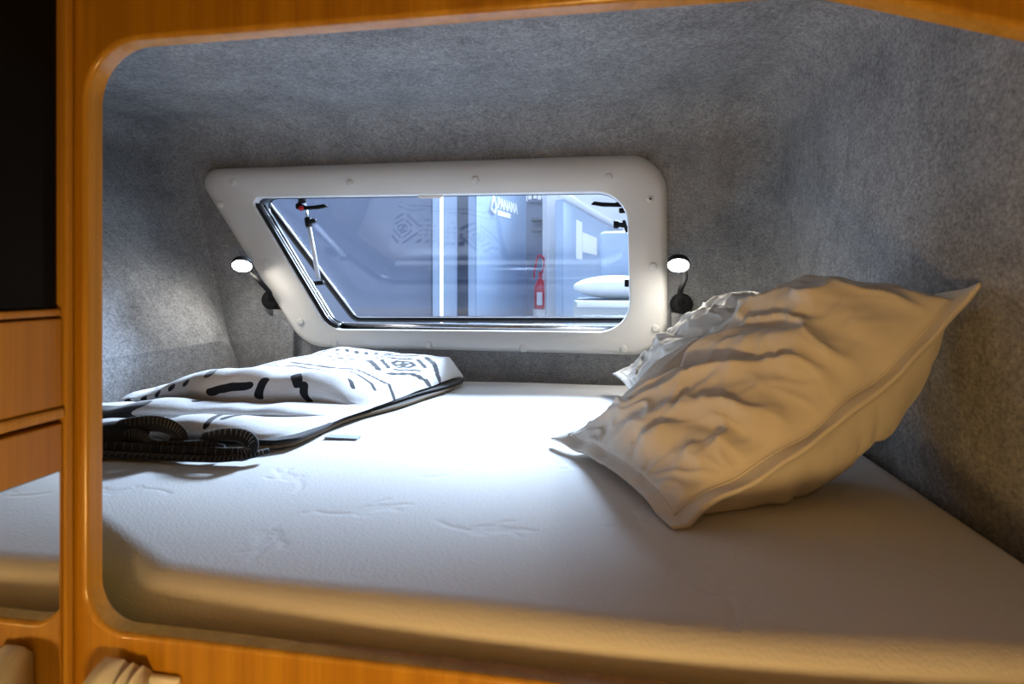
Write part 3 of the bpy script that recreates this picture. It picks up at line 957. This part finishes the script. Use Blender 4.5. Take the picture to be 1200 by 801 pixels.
    box('care_tag', (t.x - .03, t.y - .012, mz(t.x, t.y) + .002), (t.x + .045, t.y + .012, mz(t.x, t.y) + .0045), M['tag'], root, .0006)
blanket()

# ------------------------------------------------------------------ cabinet on the left
def cabinet():
    root = empty('cabinet')
    tag(root, 'honey wood cabinet with black panel, drawer board and mirrored door at left edge', 'cabinet')
    xp = -.556
    def zc(y): return ZC + (HOR - y) * .565 / F
    y0, y1 = -.55, YP0 - .002
    dp = .30
    top_niche = zc(362)
    box('post', (xp - .03, y1 - .009, 0.0), (xp, y1, ZC + .655), M['wood_edge'], root, .002)
    box('black_panel', (xp - .045, y0, top_niche), (xp - .008, y1 - .012, ZC + .655), M['black_gloss'], root, .002)
    box('niche_ledge', (xp - .045, y0, zc(371)), (xp - .004, y1 - .0095, top_niche - .0005), M['wood'], root, .002)
    box('upper_board', (xp - .025, y0, zc(480)), (xp - .003, y1 - .0095, zc(374)), M['wood'], root, .002)
    box('rail', (xp - .025, y0, zc(494)), (xp + .001, y1 - .0095, zc(481)), M['wood_edge'], root, .003)
    d = box('mirror_door', (xp - .022, y0, .06), (xp - .002, y1 - .0105, zc(500)), M['wood'], root, .002)
    box('mirror', (xp - .006, y0 + .02, .12), (xp - .0012, y1 - .0145, zc(556)), M['mirror'], d, .0008)
    box('carcass', (xp - dp, y0, .0), (xp - .062, y1 - .017, ZC + .655), M['wood'], root)
    box('plinth', (xp - .06, y0, 0), (xp - .03, y1 - .02, .055), M['base_board'], root)
cabinet()

# ------------------------------------------------------------------ ladder hook on the partition
def hook():
    root = empty('ladder_hook')
    tag(root, 'white plastic ladder hook screwed to the wood below the bunk opening', 'hook')
    o = W(130, 757, YP0 - .02)
    x0 = W(134, 790, YP0).x; x1 = W(214, 790, YP0).x
    zt = ZC - .389
    # plate
    box('mounting_plate', (x0 + .034, YP0 - .008, zt - .10), (x1, YP0 - .0005, zt - .018), M['hook'], root, .003, 3)
    lathe('screw_head', [(.0001, 0), (.004, 0), (.0035, -.002), (.0001, -.0025)], (x1 - .012, YP0 - .008, zt - .030), (0, 1, 0), M['screw'], root, 12)
    # three rounded lobes joined by a narrower core
    def lobe(xa, xb, r, zc_, dep, name):
        prof = [Vector((YP0 - .001, zc_ - .08)), Vector((YP0 - .001, zc_ + r * .55))]
        k = 14
        for i in range(k + 1):
            a = math.radians(90) + math.pi * .5 * i / k
            prof.append(Vector((YP0 - .012 + (dep - .012) * math.cos(a), zc_ + r * math.sin(a))))
        prof.append(Vector((YP0 - dep, zc_ - .08)))
        bm = bmesh.new()
        A = [bm.verts.new((xa, p.x, p.y)) for p in prof]; B = [bm.verts.new((xb, p.x, p.y)) for p in prof]
        bm.faces.new(A); bm.faces.new(B[::-1])
        n = len(prof)
        for i in range(n): bm.faces.new((A[i], A[(i + 1) % n], B[(i + 1) % n], B[i]))
        bmesh.ops.recalc_face_normals(bm, faces=bm.faces[:])
        bmesh.ops.bevel(bm, geom=[e for e in bm.edges if abs(e.verts[0].co.x - e.verts[1].co.x) < 1e-6], offset=.0025, segments=3, affect='EDGES')
        from_bm(name, bm, M['hook'], root, True)
    lobe(x0, x0 + .026, .032, zt - .032, .048, 'outer_cheek')
    lobe(x0 + .0262, x0 + .0305, .020, zt - .036, .030, 'hook_core')
    lobe(x0 + .0307, x0 + .037, .030, zt - .032, .044, 'middle_rib')
    lobe(x0 + .0372, x0 + .0415, .018, zt - .038, .026, 'hook_core')
    lobe(x0 + .0417, x0 + .049, .028, zt - .032, .040, 'inner_rib')
hook()

# ------------------------------------------------------------------ warm cabin lamp, low in the cabin
def cabin_lamp():
    root = empty('floor_lamp')
    tag(root, 'warm glowing floor lamp standing in the cabin below the camera', 'lamp')
    p = Vector((-.02, -.14, ZC - .47))
    lathe('lamp_foot', [(.0001, 0), (.12, 0), (.12, .012), (.03, .025), (.0001, .025)], (p.x, p.y, .0), (0, 0, 1), M['black_plastic'], root)
    tube('lamp_pole', [(p.x, p.y, .02), (p.x, p.y, p.z - .05)], .01, M['black_plastic'], root, 12)
    lathe('diffuser', [(.0001, -.05), (.03, -.046), (.052, -.02), (.055, .005), (.045, .035), (.02, .048), (.0001, .05)], p, (0, 0, 1), M['warm'], root)
cabin_lamp()
cl = empty('ceiling_lamp')
tag(cl, 'round flat warm lamp on the cabin ceiling behind the camera', 'lamp')
lathe('lamp_ring', [(.15, 0), (.17, 0), (.17, -.02), (.15, -.025)], (.1, -.75, ZC + .66), (0, 0, 1), M['frame_plastic'], cl, 32)
lathe('diffuser', [(.15, -.002), (.148, -.02), (.10, -.032), (.0001, -.036)], (.1, -.75, ZC + .66), (0, 0, 1), M['ceil_warm'], cl, 32)

# ------------------------------------------------------------------ the exhibition hall outside
HB = plain('hall_grey_blue', (.17, .20, .28), .6)
HL = plain('hall_pale_panel', (.36, .46, .60), .6)
HP = plain('hall_lettered_panel', (.27, .36, .50), .6)
HD = plain('hall_dark_panel', (.10, .11, .15), .5)
HW = plain('hall_white', (.86, .87, .88), .5)
HG = plain('hall_grey_box', (.36, .40, .42), .7)
PR = plain('hall_red', (.62, .03, .06), .4)
PRINT = plain('white_print', (.95, .95, .95), .5)
TUBE = emit('hall_tube_light', (.95, .98, 1.0), 3.0)
tag(box('hall_floor', (-9, 2.6, -.62), (9, 12, -.6), HB), kind='structure')
tag(box('wall_hall', (-9, 11.8, -.6), (9, 12, 6), HW), kind='structure')
def slab(name, px0, px1, Y0, Y1, z0, z1, th, m, label, cat, group=None):
    a, b = W(px0, 300, Y0), W(px1, 300, Y1)
    d = Vector((b.x - a.x, b.y - a.y)); n = Vector((-d.y, d.x)).normalized()
    if n.y < 0: n = -n
    V = []
    for z in (z0, z1):
        for q in ((a.x, a.y), (b.x, b.y), (b.x + n.x * th, b.y + n.y * th), (a.x + n.x * th, a.y + n.y * th)):
            V.append((q[0], q[1], z))
    Fs = [(0, 3, 2, 1), (4, 5, 6, 7), (0, 1, 5, 4), (1, 2, 6, 5), (2, 3, 7, 6), (3, 0, 4, 7)]
    o = mesh(name, V, Fs, m, None, False)
    bm = bmesh.new(); bm.from_mesh(o.data)
    bmesh.ops.bevel(bm, geom=bm.edges[:], offset=.006, segments=2, affect='EDGES'); bm.to_mesh(o.data); bm.free()
    tag(o, label, cat, group)
    return o, a, b
ZT = ZC + .76
slab('booth_panel', 180, 506, 4.3, 4.45, -.6, ZT, .06, HB, 'wide dark grey-blue booth panel seen through the left half of the pane', 'panel')
slab('booth_panel', 507, 536, 4.25, 4.3, -.6, ZT, .06, HL, 'narrow pale booth panel behind the bright vertical tube light', 'panel')
slab('booth_panel', 536, 558, 4.75, 4.8, -.6, ZT, .06, HD, 'narrow dark booth panel just left of the lettered panel', 'panel')
pl, pa, pb = slab('lettered_panel', 558, 617, 3.5, 4.4, -.6, ZT, .06, HP, 'pale blue booth panel with white PANAMA lettering', 'panel')
rc, rca, rcb = slab('booth_panel', 612, 652, 5.3, 5.3, -.6, ZT, .06, HB, 'dark recessed booth panel with shelf lines behind the red extinguisher', 'panel')
slab('pillar', 641, 661, 4.3, 4.35, -.6, ZT, .14, HW, 'white booth pillar right of the red extinguisher', 'pillar')
pe, ea, eb = slab('booth_panel', 660, 725, 4.0, 6.8, -.6, ZC + .58, .06, HL, 'pale receding booth panel with a large white sign shape', 'panel')
# text and emblem on the lettered panel
def on_panel(a, b, pts_uv):
    """points of the panel face by distance along it (m) and height"""
    d = Vector((b.x - a.x, b.y - a.y)).normalized(); n = Vector((d.y, -d.x))
    if n.y > 0: n = -n
    return [Vector((a.x + d.x * u + n.x * o, a.y + d.y * u + n.y * o, z)) for u, z, o in pts_uv]
def px_u(a, b, px):
    # distance along the panel where the pixel column meets it
    r = ray(px, 300); d = Vector((b.x - a.x, b.y - a.y))
    den = r.x * d.y - r.y * d.x
    t = (a.x * d.y - a.y * d.x) / den
    return (Vector((r.x * t, r.y * t)) - Vector((a.x, a.y))).length, t
def lettering(text, a, b, px0, px1, py_top, py_bot, parent, name='lettering'):
    cu = bpy.data.curves.new(name, 'FONT'); cu.body = text; cu.extrude = .004; cu.offset = .012
    tmp = bpy.data.objects.new('tmp', cu); C.objects.link(tmp)
    dg = bpy.context.evaluated_depsgraph_get(); dg.update()
    me = bpy.data.meshes.new_from_object(tmp.evaluated_get(dg))
    bpy.data.objects.remove(tmp)
    co = np.zeros(len(me.vertices) * 3); me.vertices.foreach_get('co', co); co = co.reshape(-1, 3)
    mn, mx = co.min(0), co.max(0)
    u0, t0 = px_u(a, b, px0); u1, t1 = px_u(a, b, px1)
    z1 = ZC + (HOR - py_top) / F * t0; z0 = ZC + (HOR - py_bot) / F * t0
    out = []
    for x, y, z in co:
        out.append((u0 + (u1 - u0) * (x - mn[0]) / (mx[0] - mn[0]), z0 + (z1 - z0) * (y - mn[1]) / (mx[1] - mn[1]), .001 + .005 * (z - mn[2]) / max(1e-6, mx[2] - mn[2])))
    P = on_panel(a, b, out)
    me.vertices.foreach_set('co', [c for p in P for c in p]); me.update()
    me.materials.clear()
    return obj(name, me, PRINT, parent, False)
lettering('PANAMA', pa, pb, 583, 606, 231, 244, pl)
def plate(a, b, px0, px1, py0, py1, parent, name, m=PRINT, off=.003):
    u0, t0 = px_u(a, b, px0); u1, t1 = px_u(a, b, px1)
    z1, z0 = ZC + (HOR - py0) / F * t0, ZC + (HOR - py1) / F * t0
    f = on_panel(a, b, [(u0, z0, off), (u1, z0, off), (u1, z1, off), (u0, z1, off)])
    k = on_panel(a, b, [(u0, z0, 0), (u1, z0, 0), (u1, z1, 0), (u0, z1, 0)])
    return mesh(name, f + k, [(0, 1, 2, 3), (7, 6, 5, 4), (0, 4, 5, 1), (1, 5, 6, 2), (2, 6, 7, 3), (3, 7, 4, 0)], m, parent, False)
plate(pa, pb, 583, 598, 246, 252, pl, 'lettering_bar')
def stroke(a, b, pts, wd, parent, name):
    P = []
    for px, py in pts:
        u, t = px_u(a, b, px)
        P.append((u, ZC + (HOR - py) / F * t, .004))
    tube(name, on_panel(a, b, P), wd, PRINT, parent, 6)
stroke(pa, pb, [(574.5, 244), (577.5, 231), (580.5, 242), (578.8, 250), (574.5, 244)], .011, pl, 'emblem')
# second sign over the dark recess
a2, b2 = W(618, 300, 5.25), W(648, 300, 5.25)
sg = box('sign_board', (a2.x, 5.255, ZC + .745), (b2.x, 5.298, ZC + .95), HB, rc)
for k, (x0, x1) in enumerate([(619, 623), (625, 629), (630, 634), (635, 639), (640, 644)]):
    p, q = W(x0, 233.5 - (k % 2), 5.25), W(x1, 226, 5.25)
    box('sign_mark', (p.x, 5.248, p.z), (q.x, 5.256, q.z), PRINT, sg)
# white shape on the receding panel
plate(ea, eb, 675, 682, 257, 303, pe, 'white_sign_upright')
plate(ea, eb, 682.5, 699, 272, 295, pe, 'white_sign_arm')
# tube light
t0 = W(517.5, 366, 4.15); t1 = W(517.5, 205, 4.15)
tl = tag(tube('tube_light', [Vector((t0.x, t0.y, -.599)), t1 + Vector((0, 0, .1))], .011, TUBE, None, 10), 'thin bright vertical tube light outside the pane', 'light')
# roof rail with white edge that recedes to the right
ra, rb = W(658, 300, 4.0), W(727, 300, 6.85)
ra.z = rb.z = ZC + .616
tag(tube('canopy_rail', [ra, rb], .035, HW, None, 8), 'white canopy rail receding above the pale panel', 'rail')
# extinguisher-like red bottle on a stand
def red_bottle():
    root = empty('fire_extinguisher')
    tag(root, 'red cylinder with white label in front of the dark recess', 'extinguisher')
    b = W(633, 362, 4.4); s = 4.4 / F
    lathe('cylinder', [(.0001, 0), (7 * s, 0), (7.5 * s, .02), (7.5 * s, 22 * s), (7 * s, 27 * s), (4 * s, 33 * s), (2 * s, 36 * s), (2 * s, 44 * s), (.0001, 44 * s)], b, (0, 0, 1), PR, root, 24)
    lathe('base_ring', [(.0001, -.12), (8 * s, -.12), (8 * s, -.0), (.0001, .0)], b, (0, 0, 1), HW, root, 24)
    c = b + Vector((0, -7.4 * s, 0))
    box('label_plate', (c.x - 3.2 * s, c.y - .006, c.z + 5 * s), (c.x + 3.2 * s, c.y + .01, c.z + 20 * s), HW, root, .003)
    tube('hose', catmull([b + Vector((2 * s, 0, 43 * s)), b + Vector((5 * s, -.02, 50 * s)), b + Vector((4 * s, -.03, 60 * s)), b + Vector((-2 * s, -.03, 62 * s)), b + Vector((-6 * s, -.03, 45 * s)), b + Vector((-7 * s, -.03, 36 * s))], 24), .008, PR, root, 8)
    box('stand', (b.x - .05, b.y - .05, -.6), (b.x + .05, b.y + .05, b.z - .12), HD, root)
red_bottle()
# shelf lines in the recess
for y in (258, 270):
    p, q = W(624, y, 5.25), W(650, y, 5.25)
    box('shelf', (p.x, 5.12, p.z - .012), (q.x, 5.299, p.z + .012), HD, rc)
# bench with cushions beyond the right of the pane
def bench():
    root = empty('bench')
    tag(root, 'grey bench with tall pale backrest beyond the right end of the pane', 'bench')
    a, b = W(672, 364, 3.2), W(770, 364, 3.2)
    zs = W(700, 352, 3.2).z
    box('seat_box', (a.x, 3.2, -.6), (b.x, 3.72, zs), HG, root, .01)
    p, q = W(702, 345, 3.75), W(770, 270, 3.75)
    box('backrest', (p.x, 3.73, zs), (q.x, 3.85, q.z), HL, root, .04, 4)
    r = W(672, 356, 4.08)
    tube('front_edge', [(a.x + .02, 3.195, zs - .02), (b.x, 3.195, zs - .02)], .02, HW, root, 8)
    bm = bmesh.new()
    bmesh.ops.create_uvsphere(bm, u_segments=28, v_segments=16, radius=1)
    c = W(722, 345, 3.45)
    for v in bm.verts:
        x, y, z = v.co
        sx = math.copysign(abs(x) ** .6, x); sy = math.copysign(abs(y) ** .6, y)
        v.co = Vector((c.x + sx * .26, c.y + sy * .20, zs + .075 + z * .07 * (1 - .3 * abs(x))))
    cu = from_bm('cushion', bm, HW, None, True)
    tag(cu, 'plump white cushion lying on the grey bench outside', 'cushion')
bench()
# the hall lamp that shines in
hl = empty('hall_spotlight')
tag(hl, 'round exhibition hall spotlight hanging above the booth', 'light')
ax = (LAMP_POS - Vector((-0.35, 1.2, ZC - 0.3))).normalized()
lathe('housing', [(.42, .0), (.46, .02), (.46, .18), (.12, .26), (.0001, .27)], LAMP_POS + ax * .01, ax, HD, hl, 28)
tube('hanger', [LAMP_POS + ax * .2, LAMP_POS + ax * .2 + Vector((0, 0, 1.6))], .015, HD, hl, 8)
